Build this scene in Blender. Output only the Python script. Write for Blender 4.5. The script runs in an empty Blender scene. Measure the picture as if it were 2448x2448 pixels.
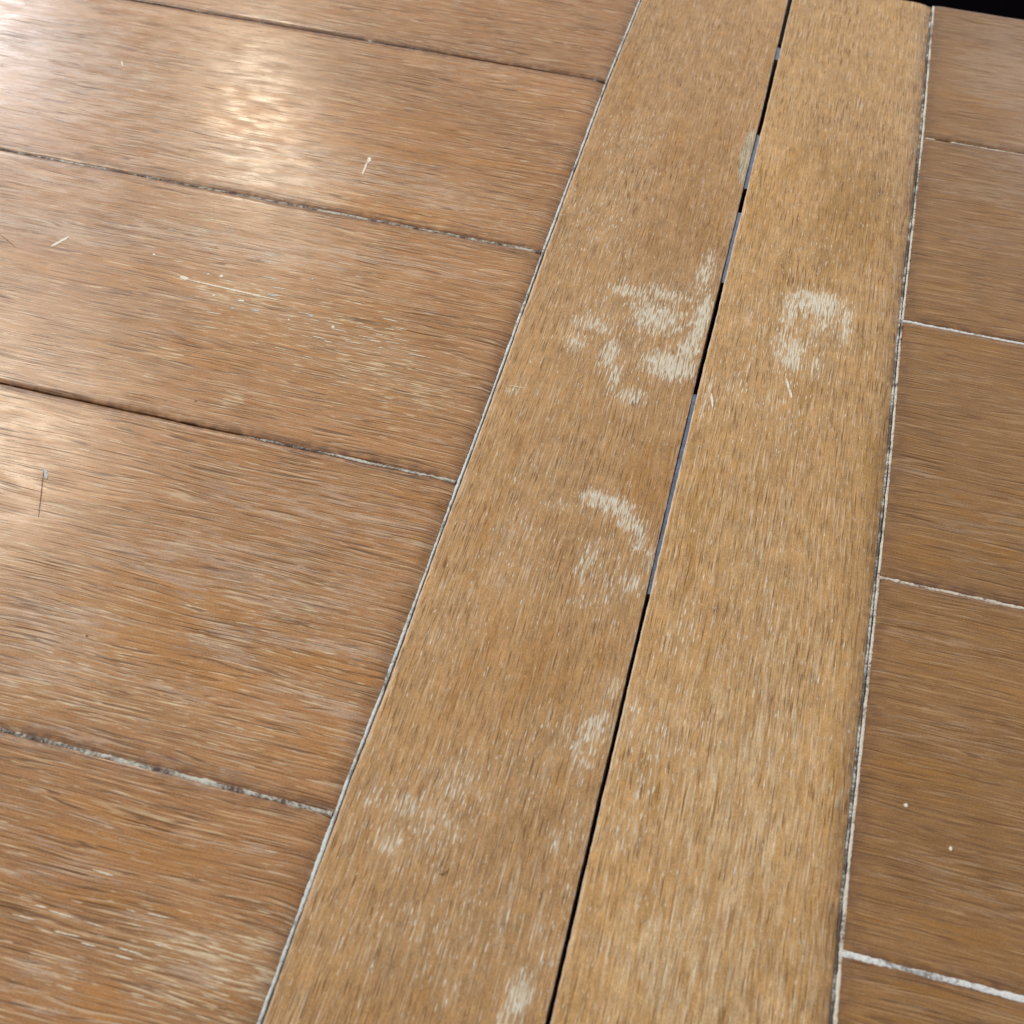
import bpy, bmesh, math, random
import numpy as np
from mathutils import Matrix, Vector, noise as mnoise

random.seed(7); rng = np.random.default_rng(7)
scene = bpy.context.scene
C = scene.collection

# ------------------------------------------------------------------ camera
cam = bpy.data.objects.new('camera', bpy.data.cameras.new('camera'))
C.objects.link(cam); scene.camera = cam
RX = Vector((0.96858208, 0.24610065, 0.03582245))
RY = Vector((0.21092595, -0.73660957, -0.64258586))
RZ = Vector((-0.13175364, 0.62995303, -0.76537583))
M = Matrix.Identity(4)
for i in range(3):
    M[i][0] = RX[i]; M[i][1] = -RY[i]; M[i][2] = -RZ[i]
M.translation = Vector((0.0114368, -0.3879326, 0.4840757))
cam.matrix_world = M
cam.data.sensor_width = 36; cam.data.lens = 3172.126 / 2448 * 36
cam.data.clip_start = 0.01; cam.data.clip_end = 50
cam.data.dof.use_dof = True; cam.data.dof.focus_distance = 0.68; cam.data.dof.aperture_fstop = 16.0

# ------------------------------------------------------------------ light of the room
world = bpy.data.worlds.new('World'); scene.world = world; world.use_nodes = True
bg = world.node_tree.nodes['Background']
bg.inputs['Color'].default_value = (0.97, 0.97, 0.98, 1); bg.inputs['Strength'].default_value = 0.625
def lamp(name, loc, sx, sy, radiance, col, aim=None, rz=0, shape='RECTANGLE'):
    l = bpy.data.lights.new(name, 'AREA'); l.shape = shape; l.size = sx; l.size_y = sy
    l.energy = radiance * math.pi * sx * sy; l.color = col
    o = bpy.data.objects.new(name, l); C.objects.link(o); o.location = loc
    if aim is not None:
        o.rotation_euler = (Vector(aim) - Vector(loc)).to_track_quat('-Z', 'Y').to_euler()
    else:
        o.rotation_euler = (0, 0, rz)
    return o
lamp('ceiling_lamp_white', (-2.58, 3.12, 1.9), 0.30, 0.50, 24, (0.93, 0.94, 1.0))
lamp('ceiling_lamp_warm', (-1.58, 2.93, 1.9), 0.13, 0.20, 110, (1.0, 0.86, 0.66), rz=math.radians(-38))
lamp('ceiling_lamp_warm', (-1.38, 2.66, 1.9), 0.14, 0.34, 22, (1.0, 0.88, 0.72), rz=math.radians(-38))
lamp('ceiling_lamp_side', (-1.70, 1.42, 1.9), 0.50, 0.50, 17, (1.0, 0.88, 0.70))
lamp('added_soft_lamp', (-2.05, 1.75, 1.95), 1.0, 1.3, 1.6, (1.0, 0.95, 0.88))  # unseen soft lamp, added to widen the glow on the left planks
lamp('window', (-3.2, 2.6, 1.0), 2.2, 1.6, 6.0, (1.0, 0.97, 0.93), aim=(0, 0.1, 0))
lamp('ceiling_lamp_far', (1.1, 4.0, 2.0), 0.5, 0.4, 6, (0.95, 0.93, 1.0))

scene.view_settings.view_transform = 'Standard'; scene.view_settings.look = 'None'
scene.view_settings.gamma = 1; scene.view_settings.exposure = 0.0
scene.render.engine = 'CYCLES'
scene.render.resolution_x = 1024; scene.render.resolution_y = 1024

# ------------------------------------------------------------------ measured lines on the table plane (metres)
# v along the end boards, u across; u = 0 is the gap between the two tables
V_FAR = 0.5545; V_NEAR = -0.345
L1 = [(-0.36,-0.0990),(-0.2459,-0.0991),(-0.1799,-0.0996),(-0.1422,-0.0999),(-0.0984,-0.0993),(0.0089,-0.1002),(0.0667,-0.1003),(0.1247,-0.1007),(0.2046,-0.1015),(0.3875,-0.1020),(0.4958,-0.1002),(0.56,-0.0996)]
R1 = [(-0.36,0.0990),(-0.1929,0.0990),(-0.1526,0.0985),(-0.1167,0.0985),(-0.0431,0.0992),(0.0198,0.0995),(0.095,0.1000),(0.1837,0.0992),(0.3837,0.1012),(0.5609,0.1005)]
GL = [(-0.36,-0.0012),(-0.2197,-0.0012),(-0.1796,-0.0012),(-0.071,-0.0012),(0.0372,-0.0015),(0.1273,-0.0014),(0.2062,-0.0008),(0.3588,0.0),(0.5284,0.0004),(0.56,0.0005)]
GR = [(-0.36,0.0006),(-0.2192,0.0006),(-0.0706,0.0006),(0.0379,0.0008),(0.128,0.0010),(0.2069,0.0016),(0.3597,0.0028),(0.5294,0.0035),(0.56,0.0036)]
def curve(P):
    P = np.array(P); return lambda v: np.interp(v, P[:,0], P[:,1])
fL1, fR1, fGL, fGR = curve(L1), curve(R1), curve(GL), curve(GR)
JL = [V_FAR, 0.3870, 0.2036, 0.0223, -0.1610, V_NEAR]
JR = [V_FAR, 0.3853, 0.2036, 0.0197, -0.1651, V_NEAR]
WEAR = {
 'left_end': [
  ('w',-0.0508,0.1841,0.0103,0.0057,0.8), ('w',-0.0288,0.1873,0.0149,0.0075,0.7), ('w',-0.0103,0.2118,0.0055,0.0193,0.75), ('w',-0.0058,0.1736,0.0041,0.0226,1),
  ('w',-0.0296,0.1665,0.0162,0.0135,0.85), ('w',-0.062,0.1515,0.0132,0.0071,0.7), ('w',-0.0687,0.1351,0.0064,0.0095,0.7), ('w',-0.049,0.131,0.0052,0.0128,0.85),
  ('w',-0.0428,0.1144,0.0034,0.0107,0.85), ('w',-0.0315,0.1031,0.0078,0.0061,0.8), ('w',-0.017,0.1312,0.0148,0.0111,1), ('w',-0.009,0.1484,0.0063,0.0131,0.9),
  ('w',-0.0394,0.1796,0.009,0.0093,0.6), ('w',-0.0912,0.0909,0.0037,0.0049,0.5), ('w',-0.0099,0.2291,0.0028,0.0091,0.5), ('w',-0.0849,0.1175,0.0035,0.0051,0.35),
  ('w',-0.0363,0.0304,0.0063,0.0064,0.9), ('w',-0.0253,0.0276,0.0098,0.007,0.85), ('w',-0.016,0.02,0.0072,0.0076,0.8), ('w',-0.0102,0.0125,0.0045,0.0095,0.8),
  ('w',-0.0033,0.0013,0.0022,0.0086,0.7), ('w',-0.0495,0.0217,0.0116,0.0049,0.45), ('w',-0.032,-0.011,0.0035,0.0111,0.7), ('w',-0.0297,-0.0029,0.004,0.0086,0.6),
  ('w',-0.0174,-0.0212,0.0034,0.0176,0.5), ('w',-0.0085,-0.0162,0.0059,0.007,0.7), ('w',-0.0291,-0.0322,0.0049,0.0044,0.55), ('w',-0.0676,0.0029,0.0066,0.0121,0.35),
  ('w',-0.0664,-0.0319,0.0055,0.0057,0.35), ('w',-0.0115,-0.1024,0.0058,0.0138,0.75), ('w',-0.0074,-0.0929,0.0041,0.0092,0.75), ('w',-0.0058,-0.0734,0.0023,0.0068,0.6),
  ('w',-0.0222,-0.098,0.0027,0.0076,0.45), ('w',-0.0585,-0.1333,0.0119,0.01,0.52), ('w',-0.0759,-0.1499,0.0074,0.0068,0.68), ('w',-0.0764,-0.1671,0.0081,0.0061,0.65),
  ('w',-0.0623,-0.1562,0.0159,0.0119,0.5), ('w',-0.0899,-0.1493,0.0049,0.0083,0.4), ('w',-0.011,-0.1202,0.0027,0.0072,0.5), ('w',-0.014,-0.1501,0.0025,0.0062,0.55),
  ('w',-0.004,-0.1691,0.0019,0.0054,0.5), ('w',-0.0256,-0.1848,0.0025,0.0109,0.5), ('w',-0.0128,-0.2126,0.0051,0.0101,0.85), ('w',-0.015,-0.222,0.0039,0.004,0.7),
  ('w',-0.0378,-0.2152,0.0048,0.0082,0.35), ('w',-0.0389,-0.1818,0.0029,0.0089,0.35), ('w',0.0033,-0.0797,0.0023,0.0083,0.3), ('w',-0.0315,-0.1183,0.0133,0.0203,0.22),
  ('w',-0.0631,-0.2056,0.0161,0.0125,0.22), ('w',-0.0714,0.2893,0.0198,0.0329,0.2), ('w',-0.0744,0.2399,0.0191,0.0255,0.3), ('g',-0.0021,0.3324,0.0034,0.0257,1.2),
  ('w',-0.07,-0.156,0.0236,0.0211,0.35), ('w',-0.0842,-0.2049,0.0123,0.0127,0.2), ('w',-0.05,-0.1334,0.0132,0.0149,0.35), ('w',-0.0797,-0.0601,0.0145,0.0176,0.2),
  ('w',-0.0667,-0.016,0.0151,0.0193,0.25), ('w',-0.0664,0.0352,0.0158,0.0143,0.2), ('w',-0.0408,0.1632,0.0352,0.0396,0.3), ('w',-0.0197,-0.0123,0.0148,0.0192,0.3),
  ('w',-0.0805,0.2538,0.0193,0.0158,0.35), ('w',-0.0789,0.3274,0.0238,0.0292,0.25), ('w',-0.049,-0.1976,0.0243,0.0169,0.25), ('w',-0.0091,-0.1931,0.006,0.0128,0.4),
  ('w',-0.0084,-0.1415,0.0064,0.0145,0.35), ('o',-0.0961,0.328,0.0206,0.0683,0.5), ('o',-0.0367,0.3171,0.02,0.0452,0.5), ('o',-0.03,0.238,0.0188,0.0301,0.5),
  ('o',-0.0433,-0.0703,0.0282,0.0227,0.4), ('o',-0.0114,0.0511,0.0079,0.0288,0.6),
 ],
 'right_end': [
  ('w',0.0536,0.2041,0.0177,0.0105,0.95), ('w',0.0511,0.186,0.0203,0.0201,0.42), ('w',0.0453,0.1601,0.0125,0.0244,0.5), ('w',0.0403,0.1909,0.0047,0.013,0.8),
  ('w',0.0594,0.193,0.0052,0.013,0.85), ('w',0.071,0.1897,0.0035,0.0175,0.8), ('w',0.0377,0.1687,0.0046,0.0178,0.65), ('w',0.046,0.1582,0.0063,0.0149,0.85),
  ('w',0.0587,0.1535,0.004,0.0114,0.6), ('w',0.0451,0.1798,0.0144,0.0137,0.4), ('w',0.0187,0.1809,0.0023,0.0165,0.45), ('w',0.006,0.1132,0.0025,0.0202,0.5),
  ('w',-0.0008,0.1934,0.003,0.0123,0.5), ('w',0.0058,-0.0844,0.0036,0.011,0.5), ('w',0.0232,-0.0796,0.0025,0.0099,0.55), ('w',0.014,-0.1158,0.0016,0.0093,0.7),
  ('w',0.018,-0.1148,0.0013,0.0077,0.6), ('w',0.0097,-0.1437,0.0025,0.0081,0.5), ('w',0.0196,-0.1362,0.0019,0.0088,0.4), ('w',0.0399,-0.1493,0.0207,0.045,0.15),
  ('w',0.0196,-0.0939,0.0178,0.0314,0.25), ('w',0.0611,-0.0691,0.0225,0.0535,0.12), ('w',0.0404,0.1652,0.0257,0.0392,0.2), ('w',0.0456,-0.0219,0.0143,0.0364,0.2),
  ('w',0.0168,0.1286,0.0112,0.0249,0.3), ('w',0.0465,0.1131,0.0163,0.0201,0.25), ('w',0.0433,0.2451,0.0244,0.0203,0.2), ('w',0.0131,-0.0956,0.0112,0.0212,0.35),
  ('w',0.0141,-0.1354,0.0085,0.0146,0.35), ('w',0.0183,-0.0325,0.0072,0.0183,0.3), ('o',0.0513,0.2887,0.0378,0.0629,0.5), ('o',0.0949,0.0466,0.0076,0.0671,0.5),
  ('o',0.1004,-0.1329,0.0041,0.0461,0.5), ('p',0.0458,0.0326,0.0252,0.0341,0.4), ('p',0.0595,-0.1083,0.0258,0.063,0.6), ('p',0.0467,-0.1905,0.0313,0.0329,0.7),
  ('p',0.069,-0.0389,0.0186,0.035,0.4),
 ],
 'left_planks': [
  ('w',-0.3616,0.2736,0.008,0.0034,0.6), ('w',-0.3462,0.2711,0.0071,0.0023,0.3), ('w',-0.3154,0.2309,0.0206,0.0064,0.25), ('w',-0.2805,0.1902,0.0197,0.004,0.3),
  ('w',-0.2009,0.1336,0.0454,0.0261,0.22), ('w',-0.1352,0.0759,0.0197,0.0102,0.45), ('w',-0.1515,0.0916,0.0259,0.0122,0.4), ('w',-0.1226,0.0717,0.0084,0.0032,0.5),
  ('w',-0.2268,0.0444,0.0057,0.0061,0.7), ('w',-0.2693,0.066,0.0065,0.0048,0.5), ('w',-0.2714,0.0473,0.007,0.0031,0.4), ('w',-0.2062,0.114,0.0359,0.0252,0.35),
  ('w',-0.17,0.0861,0.0173,0.016,0.35), ('w',-0.1457,0.2182,0.0383,0.02,0.18), ('w',-0.2322,-0.1174,0.0289,0.0108,0.3), ('w',-0.162,-0.092,0.0288,0.0085,0.25),
  ('w',-0.1367,-0.1076,0.0304,0.0082,0.3), ('w',-0.1981,-0.1383,0.0371,0.0102,0.35), ('w',-0.2442,-0.1376,0.0189,0.0103,0.35), ('w',-0.2298,-0.0964,0.0148,0.0045,0.4),
  ('w',-0.1919,-0.0797,0.0124,0.0047,0.35), ('w',-0.126,-0.2267,0.0222,0.0089,0.6), ('w',-0.1074,-0.2319,0.012,0.008,0.65), ('w',-0.1329,-0.2447,0.0199,0.0078,0.5),
  ('w',-0.1087,-0.2179,0.0122,0.0041,0.6), ('w',-0.1831,-0.2482,0.0182,0.0058,0.4), ('w',-0.1255,-0.2477,0.0236,0.0038,0.5), ('w',-0.1594,-0.2273,0.0205,0.005,0.3),
  ('w',-0.0995,-0.209,0.0082,0.0064,0.4), ('w',-0.1389,-0.1956,0.0127,0.0027,0.25), ('w',-0.2333,0.1059,0.0596,0.025,0.3), ('w',-0.1661,0.0831,0.0457,0.0276,0.4),
  ('w',-0.1373,0.0733,0.0253,0.0132,0.42), ('w',-0.245,0.1204,0.0395,0.013,0.5), ('w',-0.1992,-0.1359,0.0693,0.0153,0.3), ('w',-0.1282,-0.2314,0.0361,0.0178,0.45),
  ('w',-0.2132,-0.1317,0.0376,0.0155,0.35), ('w',-0.1412,-0.0684,0.0366,0.0289,0.25), ('w',-0.2714,0.2223,0.0501,0.0257,0.25), ('p',-0.4503,0.2918,0.0818,0.0574,0.7),
  ('p',-0.2612,0.2309,0.0536,0.031,0.6), ('p',-0.3454,0.2446,0.0557,0.0321,0.5), ('p',-0.2128,0.2458,0.0533,0.0212,0.55), ('p',-0.166,0.233,0.0455,0.0155,0.5),
  ('p',-0.3696,0.1441,0.0519,0.0092,0.9), ('p',-0.2853,0.1582,0.0698,0.0112,0.8), ('p',-0.1949,0.1708,0.0745,0.0085,0.6), ('p',-0.3873,0.1867,0.0674,0.015,0.4),
  ('p',-0.2782,0.097,0.0181,0.0248,0.5), ('p',-0.1828,-0.0586,0.0649,0.021,0.6), ('p',-0.2472,-0.1072,0.0293,0.0165,0.7), ('p',-0.2055,-0.0774,0.0298,0.0071,0.8),
  ('p',-0.1562,-0.0816,0.0339,0.0098,0.8), ('p',-0.1247,-0.0873,0.0286,0.0074,0.7), ('p',-0.1792,-0.0983,0.0193,0.0095,0.8), ('p',-0.1864,-0.1215,0.0282,0.0064,0.5),
  ('p',-0.1185,-0.1189,0.0321,0.0105,0.6), ('p',-0.2449,-0.1267,0.024,0.0158,0.6), ('p',-0.2021,-0.1551,0.0455,0.005,0.4), ('p',-0.1609,-0.013,0.0571,0.0197,0.5),
  ('p',-0.2015,-0.1943,0.0348,0.0067,0.5), ('p',-0.1983,-0.214,0.0192,0.0051,0.7), ('p',-0.1498,-0.2205,0.0288,0.005,0.5), ('p',-0.1267,-0.2351,0.018,0.0099,0.5),
  ('p',-0.1667,-0.2518,0.0239,0.0115,0.5), ('p',-0.1169,-0.1851,0.0254,0.0054,0.3), ('p',-0.19,0.381,0.0729,0.0258,0.3), ('o',-0.298,0.2741,0.0421,0.0136,0.7),
  ('o',-0.3171,0.2956,0.0289,0.0175,0.6), ('o',-0.217,0.3024,0.0419,0.0117,0.7), ('o',-0.1946,0.274,0.0407,0.0078,0.6), ('o',-0.2495,0.2744,0.0278,0.0068,0.5),
  ('o',-0.3761,0.1186,0.0509,0.008,0.8), ('o',-0.3154,0.1179,0.0375,0.0106,0.6), ('o',-0.246,0.0848,0.0472,0.0202,0.7), ('o',-0.1967,0.1213,0.036,0.0104,0.6),
  ('o',-0.1613,0.0683,0.0451,0.0093,0.4), ('o',-0.2029,0.0723,0.0288,0.0118,0.5), ('o',-0.1958,0.2134,0.0388,0.0101,0.5), ('o',-0.2158,-0.0773,0.0225,0.0041,1.0),
  ('o',-0.207,-0.0914,0.0221,0.004,1.0), ('o',-0.1795,-0.0792,0.0245,0.0053,1.0), ('o',-0.1474,-0.0785,0.0242,0.0047,0.9), ('o',-0.1172,-0.0952,0.0352,0.005,0.9),
  ('o',-0.2067,-0.1031,0.0169,0.0045,0.9), ('o',-0.1891,-0.1096,0.0286,0.0033,0.7), ('o',-0.1564,-0.1186,0.0326,0.0032,0.5), ('o',-0.2448,-0.0916,0.0149,0.0029,0.4),
  ('o',-0.2015,-0.1943,0.0305,0.0045,0.6), ('o',-0.1699,-0.195,0.047,0.0053,0.7), ('o',-0.1647,-0.2159,0.0416,0.003,0.6), ('o',-0.1603,-0.2521,0.0139,0.0077,0.7),
  ('o',-0.1038,-0.1972,0.0249,0.0053,0.6), ('o',-0.1193,-0.2431,0.0158,0.0027,0.5),
 ],
 'right_planks': [
  ('w',0.1475,0.4952,0.0179,0.0087,0.3), ('w',0.1426,0.2457,0.0236,0.015,0.18), ('w',0.1383,-0.0476,0.0178,0.0058,0.2), ('w',0.1502,-0.0784,0.0171,0.0065,0.2),
  ('w',0.1204,-0.1561,0.0119,0.0032,0.25), ('w',0.153,0.1522,0.0162,0.0086,0.2), ('p',0.1477,0.4883,0.0247,0.056,1.0), ('p',0.1361,0.5272,0.0219,0.0152,0.6),
  ('p',0.1373,0.3367,0.0286,0.0116,0.6), ('p',0.156,0.3766,0.0195,0.0183,0.6), ('p',0.1415,0.2951,0.0215,0.0109,0.5), ('p',0.1469,0.0614,0.02,0.0214,0.5),
  ('p',0.1252,-0.0085,0.0187,0.0126,0.35), ('p',0.1431,-0.0597,0.0307,0.0085,0.4), ('p',0.1514,-0.1303,0.0241,0.0096,0.4), ('p',0.1124,0.0941,0.0156,0.0078,0.5),
  ('p',0.1327,-0.1218,0.0164,0.0074,0.4), ('o',0.1473,0.3153,0.0187,0.0068,1.0), ('o',0.1293,0.507,0.0145,0.0104,0.7), ('o',0.1419,0.4207,0.0203,0.0131,0.5),
  ('o',0.1206,0.0339,0.0148,0.0137,0.5), ('o',0.1546,0.0502,0.0147,0.0071,0.5), ('o',0.1267,-0.0849,0.0193,0.0107,0.5), ('o',0.1417,-0.1439,0.0199,0.0033,0.5),
  ('o',0.1409,0.1993,0.0227,0.0139,0.4),
 ],
}
MARKS = [
 ('left',-0.2902,0.1243,-0.285,0.1236,0.00234,'w'), ('left',-0.2861,0.1233,-0.2317,0.1214,0.00091,'w'), ('left',-0.2769,0.1308,-0.2757,0.1308,0.0013,'w'),
 ('left',-0.2699,0.1311,-0.2676,0.1314,0.00182,'w'), ('left',-0.2387,0.124,-0.2331,0.1246,0.00156,'g'), ('left',-0.2672,0.1151,-0.2658,0.1152,0.0013,'w'),
 ('left',-0.2527,0.1151,-0.249,0.1155,0.00156,'w'), ('left',-0.2537,0.1081,-0.2518,0.1083,0.00156,'g'), ('left',-0.2429,0.1099,-0.2383,0.1105,0.00182,'g'),
 ('left',-0.2125,0.115,-0.2087,0.1144,0.00182,'g'), ('left',-0.2209,0.108,-0.2203,0.1082,0.0013,'w'), ('left',-0.2205,0.1437,-0.2191,0.1434,0.00156,'g'),
 ('left',-0.197,0.1099,-0.1952,0.109,0.0013,'w'), ('left',-0.3124,0.1379,-0.3107,0.1376,0.0013,'w'), ('left',-0.413,0.3139,-0.4088,0.3074,0.00078,'w'),
 ('left',-0.369,0.1277,-0.3635,0.1386,0.00156,'w'), ('left',-0.2251,0.2607,-0.2245,0.2555,0.00208,'w'), ('left',-0.225,0.2553,-0.2239,0.2424,0.00104,'w'),
 ('left',-0.4013,0.1296,-0.3872,0.1214,0.00078,'d'), ('left',-0.2962,-0.0247,-0.2913,-0.0309,0.00208,'g'), ('left',-0.2955,-0.0256,-0.2841,-0.0535,0.00065,'d'),
 ('left',-0.3196,0.3259,-0.3184,0.3257,0.0013,'d'), ('left',-0.2447,0.0372,-0.2434,0.0373,0.0013,'d'), ('left',-0.1136,0.024,-0.1125,0.0229,0.0013,'d'),
 ('left',-0.2336,-0.1089,-0.2322,-0.1089,0.001,'d'), ('leftb',-0.0542,-0.1747,-0.0517,-0.1741,0.0008,'d'), ('leftb',-0.0521,-0.1742,-0.0506,-0.1716,0.001,'d'),
 ('right',0.1197,-0.0964,0.1214,-0.0963,0.0018,'w'), ('right',0.1385,-0.111,0.1398,-0.111,0.0018,'w'), ('rightb',0.0445,0.1391,0.0467,0.131,0.00104,'w'),
 ('rightb',0.0467,0.1317,0.0489,0.1253,0.00104,'w'), ('rightb',0.0078,0.1171,0.0102,0.1067,0.00104,'w'),
]

# ------------------------------------------------------------------ node helpers
class NT:
    def __init__(s, name):
        s.m = bpy.data.materials.new(name); s.m.use_nodes = True
        s.t = s.m.node_tree; s.b = s.t.nodes['Principled BSDF']
    def n(s, k, **kw):
        o = s.t.nodes.new(k)
        for a, b in kw.items(): setattr(o, a, b)
        return o
    def L(s, a, b): s.t.links.new(a, b)
    def put(s, sock, v):
        if isinstance(v, bpy.types.NodeSocket): s.L(v, sock)
        else: sock.default_value = v
    def math(s, op, a, b=None, c=None, clamp=False):
        o = s.n('ShaderNodeMath', operation=op, use_clamp=clamp)
        s.put(o.inputs[0], a)
        if b is not None: s.put(o.inputs[1], b)
        if c is not None: s.put(o.inputs[2], c)
        return o.outputs[0]
    def vmath(s, op, a, b=None):
        o = s.n('ShaderNodeVectorMath', operation=op); s.put(o.inputs[0], a)
        if b is not None: s.put(o.inputs[1], b)
        return o.outputs[0]
    def noise(s, vec, scale=1.0, detail=2.0, rough=0.5, dist=0.0):
        o = s.n('ShaderNodeTexNoise'); s.L(vec, o.inputs['Vector'])
        o.inputs['Scale'].default_value = scale; o.inputs['Detail'].default_value = detail
        o.inputs['Roughness'].default_value = rough; o.inputs['Distortion'].default_value = dist
        return o.outputs['Fac']
    def step(s, x, lo, hi, a=0.0, b=1.0):
        o = s.n('ShaderNodeMapRange', interpolation_type='SMOOTHSTEP'); s.put(o.inputs[0], x)
        s.put(o.inputs[1], lo); s.put(o.inputs[2], hi); s.put(o.inputs[3], a); s.put(o.inputs[4], b)
        return o.outputs[0]
    def mix(s, f, a, b, mode='MIX'):
        o = s.n('ShaderNodeMix', data_type='RGBA', blend_type=mode); s.put(o.inputs[0], f)
        s.put(o.inputs[6], a if isinstance(a, bpy.types.NodeSocket) else (*a, 1))
        s.put(o.inputs[7], b if isinstance(b, bpy.types.NodeSocket) else (*b, 1))
        return o.outputs[2]
    def rep(s, v):
        o = s.n('ShaderNodeCombineXYZ')
        for i in range(3): s.L(v, o.inputs[i])
        return o.outputs[0]
    def attr(s, name):
        o = s.n('ShaderNodeAttribute', attribute_name=name); return o.outputs['Fac']
    def grain(s, vec, lg, lw):            # stretch: lg metres along the grain, lw metres across
        return s.vmath('MULTIPLY', vec, (1/lg, 1/lw, 1/lw))

def srgb(r, g, b):
    f = lambda c: (c/255/12.92) if c/255 <= 0.04045 else ((c/255+0.055)/1.055)**2.4
    return (f(r), f(g), f(b))

def wood(name, swap, mid, orange, pale, cream, dark, pore_len, pore_w, pore_amt, fleck_len, fleck_w, fleck_amt, mott, gloss=0.21, kst=1.0, lines=0.5):
    t = NT(name)
    tc = t.n('ShaderNodeTexCoord').outputs['Object']
    oi = t.n('ShaderNodeObjectInfo').outputs['Random']
    sep = t.n('ShaderNodeSeparateXYZ'); t.L(tc, sep.inputs[0])
    cmb = t.n('ShaderNodeCombineXYZ')
    t.L(sep.outputs['Y' if swap else 'X'], cmb.inputs[0]); t.L(sep.outputs['X' if swap else 'Y'], cmb.inputs[1]); t.L(t.math('MULTIPLY', sep.outputs['Z'], 0.06), cmb.inputs[2])
    off = t.n('ShaderNodeCombineXYZ'); t.L(t.math('MULTIPLY', oi, 37.0), off.inputs[0]); t.L(t.math('MULTIPLY', oi, 11.0), off.inputs[1])
    p0 = t.vmath('ADD', cmb.outputs[0], off.outputs[0])
    # slow waver of the grain
    wv = t.math('MULTIPLY', t.math('SUBTRACT', t.noise(t.grain(p0, 0.10, 0.035), 1, 2), 0.5), 0.0035 if swap else 0.0075)
    wv2 = t.math('MULTIPLY', t.math('SUBTRACT', t.noise(t.grain(p0, 0.012, 0.004), 1, 1), 0.5), 0.00010)
    w3 = t.n('ShaderNodeCombineXYZ'); t.L(t.math('ADD', wv, wv2), w3.inputs[1])
    p = t.vmath('ADD', p0, w3.outputs[0])
    # broad colour of the board: growth figure running along the grain
    fig = t.noise(t.grain(p, 0.085, 0.011), 1, 4, 0.55, 0.5)
    fig2 = t.noise(t.grain(p, 0.030, 0.0040), 1, 3, 0.6)
    rag = t.noise(t.grain(p, 0.011, 0.0011), 1, 3, 0.62)
    tone = t.noise(t.grain(p0, 0.22, 0.09), 1, 2)
    fo = t.step(t.math('ADD', t.math('ADD', fig, t.math('MULTIPLY', t.math('SUBTRACT', rag, 0.5), 0.25)), t.math('MULTIPLY', t.attr('orange'), 0.30)), 0.58, 0.66)
    c = t.mix(t.math('MULTIPLY', fo, 0.8), mid, orange)
    fp = t.step(t.math('ADD', t.math('ADD', t.math('MULTIPLY', fig2, 0.55), t.math('MULTIPLY', rag, 0.45)), t.math('SUBTRACT', t.math('MULTIPLY', t.attr('pale'), 0.17), t.math('MULTIPLY', t.attr('orange'), 0.10))), 0.55, 0.65)
    c = t.mix(t.math('MULTIPLY', fp, 0.62), c, pale)
    st = t.noise(t.grain(p, 0.024 if swap else 0.040, 0.00070), 1, 2, 0.6)
    st2 = t.noise(t.grain(p, 0.050, 0.0020), 1, 3, 0.55)
    mo = t.noise(t.grain(p, 0.0030 if swap else 0.0060, 0.0010), 1, 3, 0.65)
    big = t.noise(t.grain(p0, 0.011, 0.009), 1, 3, 0.6)
    fine = t.noise(p0, 1300, 1)
    mi = t.noise(t.grain(p0, 0.0026, 0.0020), 1, 3, 0.7)
    wear = t.attr('wear'); grey = t.attr('grey')
    g = t.math('ADD', 1.0, t.math('MULTIPLY', t.math('SUBTRACT', tone, 0.5), 0.55))
    for nz, k in ((t.step(st, 0.40, 0.60), (0.20 if swap else 0.25) * kst), (st2, 0.28 * kst), (mo, mott), (mi, 0.60 if swap else 0.20), (big, 0.75 if swap else 0.3), (fine, 0.8)):
        g = t.math('ADD', g, t.math('MULTIPLY', t.math('SUBTRACT', nz, 0.5), k))
    c = t.vmath('MULTIPLY', c, t.rep(g))
    # light worn streaks following the grain
    c = t.mix(t.step(t.math('SUBTRACT', st, t.math('MULTIPLY', t.attr('orange'), 0.12)), 0.56, 0.70, 0.0, 0.55 * kst), c, cream)
    # open pores: thin dark dashes
    po = t.noise(t.grain(p, pore_len, pore_w), 1, 1, 0.5)
    pm = t.noise(t.grain(p0, 0.05, 0.03), 1, 2)
    po2 = t.noise(t.vmath('ADD', t.grain(p, pore_len*1.7, pore_w*1.5), (9.1, 2.7, 0)), 1, 0, 0.5)
    pore = t.math('MAXIMUM', t.step(t.math('ADD', po, t.math('MULTIPLY', t.math('SUBTRACT', pm, 0.5), 0.24)), 0.61, 0.70), t.step(po2, 0.66, 0.78, 0.0, 0.5))
    c = t.mix(t.math('MULTIPLY', pore, pore_amt), c, dark)
    # long thin grain lines, broken here and there
    sp = t.n('ShaderNodeSeparateXYZ'); t.L(p, sp.inputs[0])
    ln = t.math('ADD', t.math('MULTIPLY', sp.outputs[1], 1/0.0027), t.math('MULTIPLY', t.noise(t.grain(p, 0.10, 0.009), 1, 2, 0.5), 5.0))
    d1 = t.math('ABSOLUTE', t.math('SUBTRACT', t.math('FRACT', ln), 0.5))
    brk = t.noise(t.vmath('ADD', t.grain(p, 0.024 if not swap else 0.009, 0.0022), (1.7, 8.2, 0)), 1, 2, 0.6)
    lin = t.math('MULTIPLY', t.step(d1, 0.06, 0.16, 1.0, 0.0), t.step(t.math('ADD', brk, t.math('MULTIPLY', t.math('SUBTRACT', pm, 0.5), 0.3)), 0.44, 0.58))
    c = t.mix(t.math('MULTIPLY', lin, lines), c, dark)
    d2 = t.math('ABSOLUTE', t.math('SUBTRACT', t.math('FRACT', t.math('ADD', ln, 0.24)), 0.5))
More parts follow.
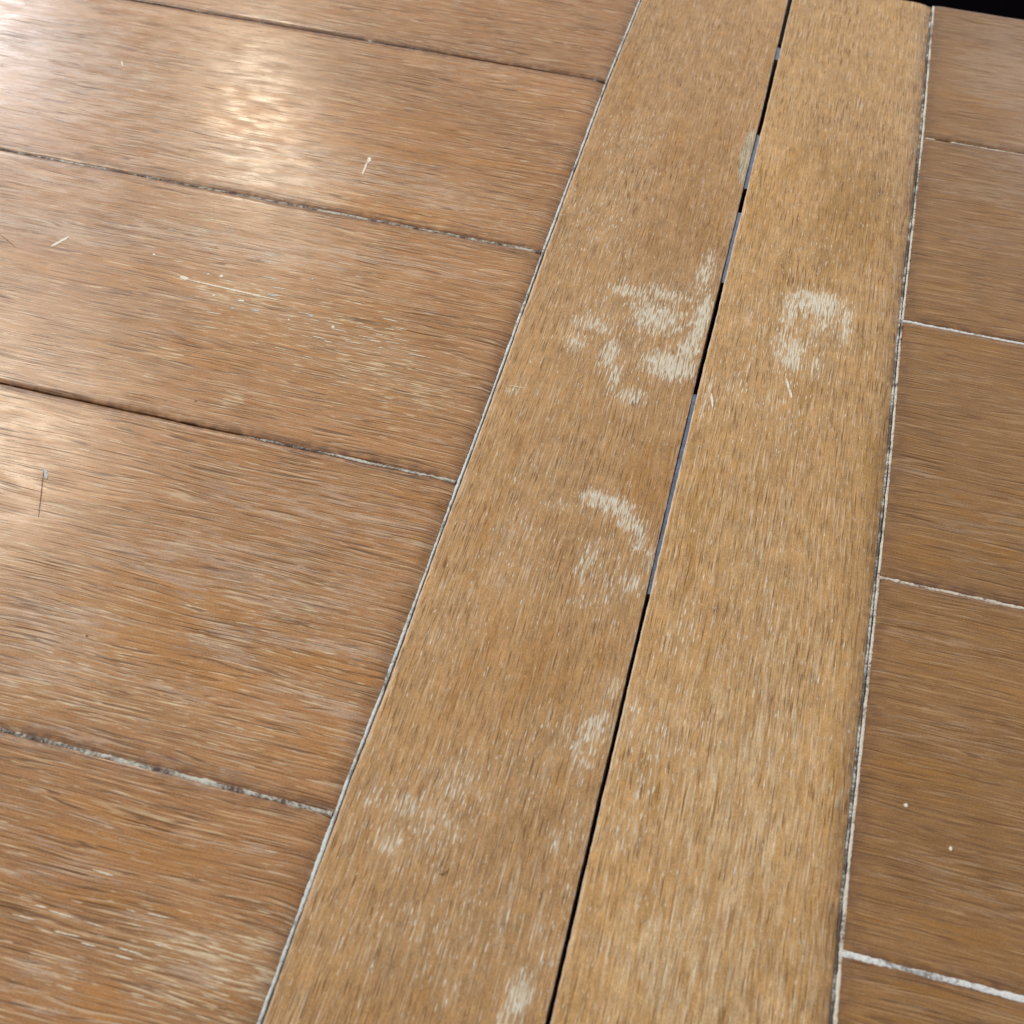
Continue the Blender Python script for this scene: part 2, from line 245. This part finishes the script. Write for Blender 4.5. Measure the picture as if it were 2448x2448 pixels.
    c = t.mix(t.math('MULTIPLY', t.math('MULTIPLY', t.step(d2, 0.04, 0.15, 1.0, 0.0), t.step(brk, 0.47, 0.60)), lines*0.55), c, cream)
    # worn light flecks and patches where the finish has gone
    fl = t.noise(t.vmath('ADD', t.grain(p, fleck_len, fleck_w), (3.3, 7.1, 0)), 1, 2, 0.55)
    base_fl = t.step(t.math('ADD', fl, t.math('MULTIPLY', wear, 0.20)), 0.665, 0.73)
    c = t.mix(t.math('MULTIPLY', base_fl, fleck_amt), c, cream)
    wn = t.math('ADD', t.math('MULTIPLY', t.noise(t.grain(p, 0.0120, 0.0012), 1, 3, 0.62), 0.68), t.math('MULTIPLY', fl, 0.32))
    wp = t.step(t.math('ADD', wn, t.math('MULTIPLY', wear, 0.225)), 0.63, 0.70)
    wcol = t.vmath('MULTIPLY', t.mix(t.step(fine, 0.35, 0.65), cream, tuple(x*y for x, y in zip(cream, (0.9, 0.92, 0.9)))), t.rep(t.math('ADD', 0.93, t.math('MULTIPLY', t.math('SUBTRACT', mo, 0.5), 0.5))))
    c = t.mix(t.math('MULTIPLY', wp, t.math('ADD', t.math('MULTIPLY', wear, 1.0), 0.25, clamp=True)), c, t.mix(t.math('ADD', 0.15, t.math('MULTIPLY', st, 0.35)), wcol, c))
    c = t.mix(t.math('MULTIPLY', wear, 0.10, clamp=True), c, cream)
    c = t.mix(t.math('MULTIPLY', t.math('MULTIPLY', grey, 1.6, clamp=True), t.step(t.math('ADD', grey, t.math('SUBTRACT', wn, 0.5)), 0.30, 0.50)), c, t.mix(t.step(wn, 0.42, 0.60), srgb(158, 146, 120), srgb(216, 200, 166)))
    e = t.attr('rim')
    c = t.mix(t.math('MULTIPLY', e, t.step(t.noise(p0, 260, 3), 0.38, 0.6, 0.15, 0.9)), c, srgb(214, 190, 160))
    gr = t.attr('grime_shade')
    c = t.mix(t.math('MULTIPLY', gr, t.step(t.noise(p0, 180, 3), 0.3, 0.65, 0.25, 1.0), clamp=True), c, srgb(96, 62, 44))  # shade of the rounded board edges, painted in as brown
    t.L(c, t.b.inputs['Base Color'])
    # relief
    h = t.math('ADD', t.math('MULTIPLY', pore, -0.7), t.math('MULTIPLY', st, 0.5))
    h = t.math('ADD', h, t.math('MULTIPLY', mo, 0.55)); h = t.math('ADD', h, t.math('MULTIPLY', wp, -0.25))
    h = t.math('ADD', h, t.math('MULTIPLY', t.noise(t.grain(p, 0.006, 0.0025), 1, 2), 0.5))
    bp = t.n('ShaderNodeBump'); bp.inputs['Strength'].default_value = 0.6; bp.inputs['Distance'].default_value = 0.00022
    t.L(h, bp.inputs['Height']); t.L(bp.outputs[0], t.b.inputs['Normal'])
    t.b.inputs['Roughness'].default_value = 0.5; t.b.inputs['Specular IOR Level'].default_value = 0.08
    ct = t.math('SUBTRACT', 0.9, t.math('MULTIPLY', t.math('MAXIMUM', wp, pore), 0.6))
    t.L(ct, t.b.inputs['Coat Weight'])
    rg = t.step(t.noise(t.grain(p, 0.02, 0.008), 1, 3), 0.3, 0.7, gloss-0.05, gloss+0.08)
    t.L(rg, t.b.inputs['Coat Roughness'])
    bp2 = t.n('ShaderNodeBump'); bp2.inputs['Strength'].default_value = 0.12; bp2.inputs['Distance'].default_value = 0.0002
    t.L(t.math('ADD', t.math('MULTIPLY', pore, -0.5), t.math('ADD', st, t.math('MULTIPLY', lin, -0.5))), bp2.inputs['Height']); t.L(bp2.outputs[0], t.b.inputs['Coat Normal'])
    return t.m

MAT = {}
MAT['plank_left'] = wood('wood_plank_left', False, srgb(178,128,80), srgb(184,129,70), srgb(196,166,142), srgb(242,222,186), srgb(94,60,32), 0.038, 0.00068, 0.75, 0.014, 0.0008, 0.8, 0.25, kst=.9, lines=.68)
MAT['plank_right'] = wood('wood_plank_right', False, srgb(154,111,62), srgb(160,112,52), srgb(170,138,108), srgb(212,180,138), srgb(86,54,30), 0.038, 0.00068, 0.6, 0.014, 0.0008, 0.5, 0.25, kst=.8, lines=.5)
MAT['end_left'] = wood('wood_end_left', True, srgb(187,143,90), srgb(178,130,70), srgb(200,168,126), srgb(240,232,212), srgb(118,80,42), 0.0130, 0.0007, 0.75, 0.0065, 0.0008, 0.85, 0.42, 0.36, .8, lines=.3)
MAT['end_right'] = wood('wood_end_right', True, srgb(201,156,98), srgb(184,138,72), srgb(222,190,144), srgb(248,240,220), srgb(126,86,46), 0.0140, 0.0007, 0.8, 0.0070, 0.0008, 0.85, 0.40, 0.36, .8, lines=.35)

def filler_mat(name, light, grey, dark):
    t = NT(name); tc = t.n('ShaderNodeTexCoord').outputs['Object']
    a = t.noise(tc, 420, 4, 0.7); b = t.noise(tc, 90, 3, 0.6); g = t.attr('grime_shade')
    c = t.mix(t.step(t.math('SUBTRACT', t.math('ADD', a, t.math('MULTIPLY', b, 0.5)), t.math('MULTIPLY', g, 0.45)), 0.42, 0.80), dark, grey)
    c = t.mix(t.step(t.math('SUBTRACT', t.math('ADD', t.noise(tc, 700, 3, 0.7), t.math('MULTIPLY', b, 0.6)), t.math('MULTIPLY', g, 0.5)), 0.50, 0.84), c, light)
    t.L(c, t.b.inputs['Base Color']); t.b.inputs['Roughness'].default_value = 0.75
    bp = t.n('ShaderNodeBump'); bp.inputs['Strength'].default_value = 0.8; bp.inputs['Distance'].default_value = 0.0004
    t.L(a, bp.inputs['Height']); t.L(bp.outputs[0], t.b.inputs['Normal'])
    return t.m
MAT['fill_cool'] = filler_mat('filler_cool', srgb(226,234,234), srgb(162,166,164), srgb(92,84,80))
MAT['fill_warm'] = filler_mat('filler_warm', srgb(232,222,204), srgb(178,160,140), srgb(98,78,66))
MAT['fill_grey'] = filler_mat('filler_grey', srgb(214,212,200), srgb(146,136,124), srgb(82,64,56))
MAT['fill_white'] = filler_mat('filler_white', srgb(236,238,236), srgb(196,196,192), srgb(128,122,118))
def plain(name, col, rough, spec=0.3, nscale=80, amt=0.25, bump=0.0):
    t = NT(name); tc = t.n('ShaderNodeTexCoord').outputs['Object']
    a = t.noise(tc, nscale, 4, 0.65)
    c = t.mix(t.step(a, 0.3, 0.7), tuple(x*(1-amt) for x in col), tuple(min(1, x*(1+amt)) for x in col))
    t.L(c, t.b.inputs['Base Color']); t.b.inputs['Roughness'].default_value = rough; t.b.inputs['Specular IOR Level'].default_value = spec
    if bump:
        bp = t.n('ShaderNodeBump'); bp.inputs['Strength'].default_value = 0.6; bp.inputs['Distance'].default_value = bump
        t.L(a, bp.inputs['Height']); t.L(bp.outputs[0], t.b.inputs['Normal'])
    return t.m
MAT['core'] = plain('dark_core', (0.012, 0.008, 0.007), 0.9, 0.1)
MAT['steel'] = plain('black_steel', (0.004, 0.003, 0.0035), 0.7, 0.1)
MAT['vinyl'] = plain('black_vinyl', (0.004, 0.0035, 0.006), 0.7, 0.12, 400, 0.2, 0.0003)
MAT['carpet'] = plain('blue_grey_carpet', (0.165, 0.21, 0.29), 0.95, 0.1, 160, 0.30, 0.003)
MAT['pile'] = plain('black_pile', (0.0022, 0.0016, 0.0026), 1.0, 0.0, 300, 0.4)
MAT['fleck'] = plain('pale_scratch', srgb(250,240,220), 0.6, 0.3, 900, 0.12)
MAT['fleck_grey'] = plain('grey_nick', srgb(196,194,190), 0.5, 0.4, 900, 0.25)
MAT['mark_dark'] = plain('dark_mark', srgb(136,100,72), 0.7, 0.2, 900, 0.2)

# ------------------------------------------------------------------ mesh helpers
def link(name, verts, faces, mat, parent=None, smooth=False, attrs=None, origin=None):
    verts = np.asarray(verts, float)
    o3 = np.array(origin if origin is not None else verts.mean(0))
    me = bpy.data.meshes.new(name)
    me.from_pydata((verts - o3).tolist(), [], faces if isinstance(faces, list) else faces.tolist())
    me.materials.append(mat)
    if smooth: me.polygons.foreach_set('use_smooth', np.ones(len(me.polygons), bool))
    for k, a in (attrs or {}).items():
        at = me.attributes.new(k, 'FLOAT', 'POINT'); at.data.foreach_set('value', np.asarray(a, np.float32))
    me.update()
    o = bpy.data.objects.new(name, me); C.objects.link(o)
    if parent is not None:
        o.parent = parent; o.location = Vector(o3) - parent.location
    else: o.location = Vector(o3)
    return o
def box_mesh(x0, x1, y0, y1, z0, z1, r=0.003):
    bm = bmesh.new(); bmesh.ops.create_cube(bm, size=1)
    for v in bm.verts:
        v.co = Vector(((x0+x1)/2 + v.co.x*(x1-x0), (y0+y1)/2 + v.co.y*(y1-y0), (z0+z1)/2 + v.co.z*(z1-z0)))
    if r: bmesh.ops.bevel(bm, geom=list(bm.edges), offset=r, segments=3, profile=0.5, affect='EDGES')
    vs = [tuple(v.co) for v in bm.verts]; fs = [[v.index for v in f.verts] for f in bm.faces]
    bm.free(); return vs, fs
def box(name, mat, parent, *a, r=0.003):
    vs, fs = box_mesh(*a, r=r); return link(name, vs, fs, mat, parent, smooth=False)
def empty(name, loc, label, cat, group=None):
    o = bpy.data.objects.new(name, None); C.objects.link(o); o.location = loc
    o['label'] = label; o['category'] = cat
    if group: o['group'] = group
    return o
def edges_axis(L, step, near, far):            # 0..L with extra lines close to the two ends
    ex = [0, .0003, .0006, .0011, .0018, .0028, .0042, .006, .0085]
    mid = np.arange(0.011, L - 0.0111, step)
    return np.unique(np.round(np.concatenate([ex, mid, [L - e for e in ex]]), 6))
def wobble(x, seed, amp, scale):
    return np.array([mnoise.noise(Vector((float(a)/scale, seed*7.31, 0.3))) for a in x]) * amp

def blobs(U, V, key):
    r = {'w': np.zeros_like(U), 'p': np.zeros_like(U), 'o': np.zeros_like(U), 'g': np.zeros_like(U)}
    for k, u, v, ru, rv, s in WEAR.get(key, []):
        d = ((U-u)/ru)**2 + ((V-v)/rv)**2
        r[k] = np.maximum(r[k], s*np.exp(-0.62*d**1.6))
    return r

def board(name, mat, parent, uL, uR, v0, v1, key, rad, seed, grain_v=False, rim=(0,0,0,0), grime_shade=(0,0,0,0), thick=0.024, z0=0.0, tilt=0.0):
    """uL,uR functions of v. rad = (radius, depth) for left, right, near, far edges."""
    um = abs(float(uR(0.1) - uL(0.1)))
    su = edges_axis(um, 0.0025, 0, 0)/um
    vv = np.unique(np.round(np.concatenate([v0 + edges_axis(v1-v0, 0.0018 if grain_v else 0.0025, 0, 0)]), 6))
    nu, nv = len(su), len(vv)
    lu = uL(vv) + wobble(vv, seed, 0.00022, 0.004) + wobble(vv, seed+2, 0.0003, 0.03)
    ru = uR(vv) + wobble(vv, seed+5, 0.00022, 0.004) + wobble(vv, seed+3, 0.0003, 0.03)
    U = lu[:,None] + (ru-lu)[:,None]*su[None,:]
    wN = wobble(U[0], seed+9, 0.00045, 0.02); wF = wobble(U[0], seed+11, 0.00045, 0.02)
    tv = ((vv-v0)/(v1-v0))[:,None]
    V = np.repeat(vv[:,None], nu, 1) + (1-tv)*wN[None,:]*(tv < .5) + tv*wF[None,:]*(tv >= .5)
    dL = su[None,:]*um + 0*V; dR = (1-su)[None,:]*um + 0*V
    dN = np.repeat((vv-v0)[:,None], nu, 1); dF = np.repeat((v1-vv)[:,None], nu, 1)
    Z = np.full_like(U, z0)
    for d, (r, h) in zip((dL, dR, dN, dF), rad):
        if r > 0: Z -= h*np.clip(1-d/r, 0, 1)**2
    Z += tilt*(V-(v0+v1)/2)
    und = np.array([[mnoise.noise(Vector((U[j,i]*9+seed, V[j,i]*9, 0.5))) for i in range(0, nu)] for j in range(0, nv)])
    Z += und*0.00012
    B = blobs(U, V, key)
    Z -= B['g']*0.0004
    def bandmask(ws, arr, wd):
        m = np.zeros_like(U)
        for w, d in zip(ws, (dL, dR, dN, dF)):
            if w: m = np.maximum(m, w*np.clip(1-d/wd, 0, 1))
        return m
    RIM = bandmask([min(1, w*1.6) for w in rim], None, 0.0012); GR = bandmask(grime_shade, None, 0.0075)  # second mask: painted shade band along the joint edges
    top = np.stack([U, V, Z], -1).reshape(-1, 3)
    idx = np.arange(nu*nv).reshape(nv, nu)
    f = np.stack([idx[:-1,:-1], idx[:-1,1:], idx[1:,1:], idx[1:,:-1]], -1).reshape(-1, 4).tolist()
    ring = np.concatenate([idx[0,:], idx[1:,-1], idx[-1,-2::-1], idx[-2:0:-1,0]])
    low = top[ring].copy(); low[:,2] = z0 - thick
    n0 = len(top); m = len(ring)
    verts = np.concatenate([top, top[ring], low])           # doubled rim keeps the arris crisp
    for k in range(m):
        k2 = (k+1) % m
        f.append([n0+k, n0+m+k, n0+m+k2, n0+k2])
    f.append(list(range(n0+m, n0+2*m)))
    pad = lambda a, s=1.0: np.concatenate([a.ravel(), a.ravel()[ring]*s, np.zeros(m)])
    return link(name, verts, f, mat, parent, smooth=True, origin=((float(U.mean())), (v0+v1)/2, z0),
                attrs={'wear': pad(B['w']), 'pale': pad(B['p']), 'orange': pad(B['o']), 'grey': pad(B['g']), 'rim': pad(RIM), 'grime_shade': pad(GR)})

def strip(name, mat, parent, along, pos, a0, a1, w, z, seed, wn=0.35, holes=None, grime_shade=0.0, arch=0.0002, drop=0.004):
    """filler pressed into a joint. along 'u' or 'v'; pos(a) centre line; w(a) width; holes(a) 0..1 height lost"""
    a = np.arange(a0, a1, 0.0006); n = len(a)
    cen = pos(a); wd = np.array([w(x) for x in a]) if callable(w) else np.full(n, w)
    cs = np.array([-1, -.8, -.35, .1, .5, .85, 1.0])
    zs = np.array([-drop, 0, arch, arch*1.2, arch, 0, -drop])
    lo = wd/2*(1 + wobble(a, seed, wn*1.4, 0.0016) + wobble(a, seed+1, wn*1.5, 0.009))
    hi = wd/2*(1 + wobble(a, seed+2, wn, 0.0016) + wobble(a, seed+3, wn, 0.009))
    hz = wobble(a, seed+4, 0.00022, 0.0018) + wobble(a, seed+6, 0.00018, 0.012)
    hl = np.zeros(n) if holes is None else np.array([holes(x) for x in a])
    A = np.repeat(a[:,None], 7, 1)
    P = cen[:,None] + np.where(cs < 0, cs[None,:]*lo[:,None], cs[None,:]*hi[:,None])
    jit = np.array([[mnoise.noise(Vector((x*900, c*3.1, seed))) for c in cs] for x in a])*0.00018
    Z = z + zs[None,:] + (hz[:,None] + jit)*(np.abs(cs) < .95) - hl[:,None]*0.0022
    V = np.stack([A, P, Z] if along == 'u' else [P, A, Z], -1).reshape(-1, 3)
    idx = np.arange(n*7).reshape(n, 7)
    f = np.stack([idx[:-1,:-1], idx[1:,:-1], idx[1:,1:], idx[:-1,1:]], -1).reshape(-1, 4)
    if along == 'v': f = f[:, ::-1]
    g = np.repeat(np.clip(grime_shade + hl*0.9 + wobble(a, seed+8, 0.55, 0.02) + wobble(a, seed+10, 0.35, 0.004), -0.5, 1.5)[:,None], 7, 1)
    return link(name, V, f.tolist(), mat, parent, smooth=False, attrs={'grime_shade': g.ravel()})

# ------------------------------------------------------------------ floor
vs, fs = box_mesh(-6, 6, -4, 8, -0.80, -0.73, r=0)
fl = link('floor', vs, fs, MAT['carpet']); fl['kind'] = 'structure'

# ------------------------------------------------------------------ the two tables
TL = empty('wooden_table', (-0.33, 0.105, -0.73), 'glossy left wooden table with honey planks, white scratches and a chipped board edge', 'table', 'wooden tables pushed together')
TR = empty('wooden_table', (0.33, 0.105, -0.73), 'browner wooden table on the right whose far end shows, with a bright white filled joint', 'table', 'wooden tables pushed together')
const = lambda c: (lambda v: np.full_like(np.asarray(v, float), c))
off = lambda f, d: (lambda v: f(v)+d)
crk = 0.0021      # room for filler and crack between planks and end board

# left table
for i in range(5):
    v1, v0 = JL[i], JL[i+1]
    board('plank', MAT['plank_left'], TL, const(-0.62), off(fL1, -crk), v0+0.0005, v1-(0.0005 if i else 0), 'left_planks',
          [(.004,.0008), (.0095,.0013), (.0035,.0006), (.0042,.0008)], 10+i*3, grime_shade=(0,.55,.8,.7), z0=[0,.0,.0001,-.0001,.0][i])
board('end_board', MAT['end_left'], TL, fL1, fGL, V_NEAR, V_FAR, 'left_end',
      [(.0018,.00035), (.0012,.00035), (.002,.0006), (.002,.0006)], 31, True, rim=(.75,.55,0,0), grime_shade=(0,0,0,0))
board('end_board', MAT['end_left'], TL, const(-0.72), const(-0.6225), V_NEAR, V_FAR, 'none',
      [(.002,.0006), (.008,.0010), (.002,.0006), (.002,.0006)], 35, True)
box('core_board', MAT['core'], TL, -0.715, -0.004, V_NEAR+.004, V_FAR-.004, -0.030, -0.0262, r=0)
strip('joint_filler', MAT['fill_cool'], TL, 'v', off(fL1, -0.00145), V_NEAR, V_FAR-.001,
      lambda v: 0.00118 + 0.0004*max(0, -v*4) + 0.0002*math.sin(v*60), -0.00080, 41, wn=.30)
def endcap(v): return float(fL1(v)) - 0.0024
strip('joint_filler', MAT['fill_grey'], TL, 'u', const(JL[1]), -0.6195, endcap(JL[1]), 0.0018, -0.00060, 50, wn=.5, grime_shade=.75,
      holes=lambda u: 0.55*min(1, max(0, 1-abs(u+0.175)/0.07)))
strip('joint_filler', MAT['fill_grey'], TL, 'u', const(JL[2]), -0.6195, endcap(JL[2]), 0.0019, -0.00062, 56, wn=.5, grime_shade=.3)
strip('joint_filler', MAT['fill_grey'], TL, 'u', const(JL[3]), -0.6195, endcap(JL[3]), 0.0017, -0.00062, 62, wn=.5, grime_shade=.25,
      holes=lambda u: min(1, max(0, (-0.20-u)/0.04)))
strip('joint_filler', MAT['fill_grey'], TL, 'u', const(JL[4]), -0.6195, endcap(JL[4]), 0.0023, -0.00060, 68, wn=.45, grime_shade=.2)

# right table
for i in range(5):
    v1, v0 = JR[i], JR[i+1]
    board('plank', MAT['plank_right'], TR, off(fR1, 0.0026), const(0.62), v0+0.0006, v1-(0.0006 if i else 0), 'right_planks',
          [(.004,.0007), (.004,.0008), (.0035,.0006), (.0035,.0006)], 70+i*3, grime_shade=(.65,0,.8,.45), z0=[0,.0001,.0,-.0001,.0][i])
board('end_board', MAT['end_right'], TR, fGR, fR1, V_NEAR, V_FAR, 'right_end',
      [(.0012,.00035), (.013,.0019), (.002,.0006), (.001,.0003)], 91, True, rim=(.8,0,0,0), grime_shade=(0,.55,0,0))
board('end_board', MAT['end_right'], TR, const(0.6225), const(0.72), V_NEAR, V_FAR, 'none',
      [(.008,.0010), (.002,.0006), (.002,.0006), (.002,.0006)], 95, True)
box('core_board', MAT['core'], TR, 0.006, 0.715, V_NEAR+.004, V_FAR-.004, -0.030, -0.0262, r=0)
strip('joint_filler', MAT['fill_warm'], TR, 'v', off(fR1, 0.00205), V_NEAR, V_FAR-.001,
      lambda v: 0.0013 + 0.0003*max(0, -v*4) + 0.0004*max(0, (v-.3)*3), -0.00070, 101, wn=.35, grime_shade=.1)
strip('joint_filler', MAT['fill_cool'], TR, 'v', off(fR1, 0.00055), V_NEAR, V_FAR-.001, 0.0011, -0.00135, 104, wn=.35, grime_shade=.55, arch=.0001)
def st(v): return float(fR1(v)) + 0.0022
strip('joint_filler', MAT['fill_warm'], TR, 'u', const(JR[1]), st(JR[1]), 0.6195, 0.0012, -0.00062, 110, wn=.6, grime_shade=.15,
      holes=lambda u: 0.9*min(1, max(0, 1-abs(u-0.116)/0.006)) )
strip('joint_filler', MAT['fill_white'], TR, 'u', const(JR[2]), st(JR[2]), 0.6195, 0.0020, -0.00052, 116, wn=.3)
strip('joint_filler', MAT['fill_warm'], TR, 'u', const(JR[3]), st(JR[3]), 0.6195, 0.0018, -0.00055, 122, wn=.4)
strip('joint_filler', MAT['fill_white'], TR, 'u', const(JR[4]), st(JR[4]), 0.6195, 0.0031, -0.00048, 128, wn=.3, grime_shade=.12)

# steel underframes (seen only through the gap) and legs
def below(v, z): return -0.3879 + (v+0.3879)*(0.4841 - z)/0.4841
for k, (a, b, z) in enumerate([(.467,.545,-.05), (.3593,.4474,-.05), (.276,.2976,-.05), (.1163,.2067,-.05)]):
    box('frame_rail', MAT['steel'], TL, -0.66, 0.025, below(a, z), below(b, z), z-0.003, z, r=.0005)
for T, s in ((TL, -1), (TR, 1)):
    for x in (0.09, 0.66):
        for y in (-0.28, 0.49):
            box('leg', MAT['steel'], T, s*x-0.02, s*x+0.02, y-0.02, y+0.02, -0.73, -0.0305 if s > 0 or True else 0, r=.002)

# ------------------------------------------------------------------ scratches and nicks in the finish
def mark(parent, u0, v0, u1, v1, w, kind, seed):
    d = Vector((u1-u0, v1-v0)); L = max(d.length, w*0.7); d = d.normalized() if d.length > 1e-6 else Vector((1, 0)); n = Vector((-d.y, d.x))
    c = Vector(((u0+u1)/2, (v0+v1)/2)); N = max(5, int(L/0.0008)); up, dn = [], []
    for i in range(N+1):
        s = i/N; prof = max(0.12, math.sin(math.pi*min(1, max(0, s)))**0.45)
        q = c + d*(s-.5)*L
        k = w/2*prof*(1+0.7*mnoise.noise(Vector((s*N*0.9, seed*3.7, 1))))
        up.append(q+n*k); dn.append(q-n*k*(0.7+0.5*random.random()))
    pts = up + dn[::-1]; m = len(pts)
    zt = 0.00022
    V = [(p.x, p.y, zt) for p in pts] + [(p.x, p.y, -0.0008) for p in pts]
    F = []
    for i in range(N): F.append([i, m-1-i, m-2-i, i+1][::-1])
    F += [[i, i+m, (i+1) % m + m, (i+1) % m] for i in range(m)]
    mt = {'w': MAT['fleck'], 'g': MAT['fleck_grey'], 'd': MAT['mark_dark']}[kind]
    link('scratch', V, F, mt, parent)
for k, (bd, u0, v0, u1, v1, w, kd) in enumerate(MARKS):
    mark(TL if bd.startswith('left') else TR, u0, v0, u1, v1, w*{'w': 1.15, 'g': 0.9, 'd': 0.5}[kd]*(0.75 if bd == 'right' else 1), kd, k)

# scuffs: fine short scratches running with the grain, in loose clusters
def cluster(parent, n, u, v, su, sv, along_u, seed, lmin=.003, lmax=.011):
    r = random.Random(seed)
    for k in range(n):
        a, b = r.gauss(u, su), r.gauss(v, sv); L = r.uniform(lmin, lmax); sl = r.gauss(0, .03)
        du, dv = (L, sl*L) if along_u else (sl*L, L)
        mark(parent, a, b, a+du, b+dv, r.uniform(.00028, .00050), 'w', seed*50+k)
cluster(TL, 16, -0.285, 0.158, .028, .010, True, 3)
cluster(TL, 22, -0.175, 0.100, .028, .012, True, 4)
cluster(TL, 9, -0.230, 0.120, .03, .016, True, 5)
cluster(TL, 12, -0.175, -0.222, .03, .008, True, 6)
cluster(TR, 7, 0.022, 0.135, .006, .02, False, 7)
cluster(TR, 8, 0.020, -0.06, .008, .03, False, 8)

# ------------------------------------------------------------------ dark seats around the tables
S = empty('stool', (0.0, 0.02, -0.73), 'black stool tucked under the joined tables, glimpsed as darkness through their gap', 'stool')
box('seat', MAT['vinyl'], S, -0.19, 0.19, -0.17, 0.19, -0.31, -0.27, r=.008)
for x in (-.15, .15):
    for y in (-.13, .15): box('leg', MAT['steel'], S, x-.014, x+.014, y-.014, y+.014, -0.73, -0.312, r=.002)
R = empty('rug', (0.3, 3.4, -0.73), 'black rug on the floor beyond the far end of the right table', 'rug')
box('pile', MAT['pile'], R, -3.0, 3.6, 1.76, 5.2, -0.7299, -0.718, r=.004)
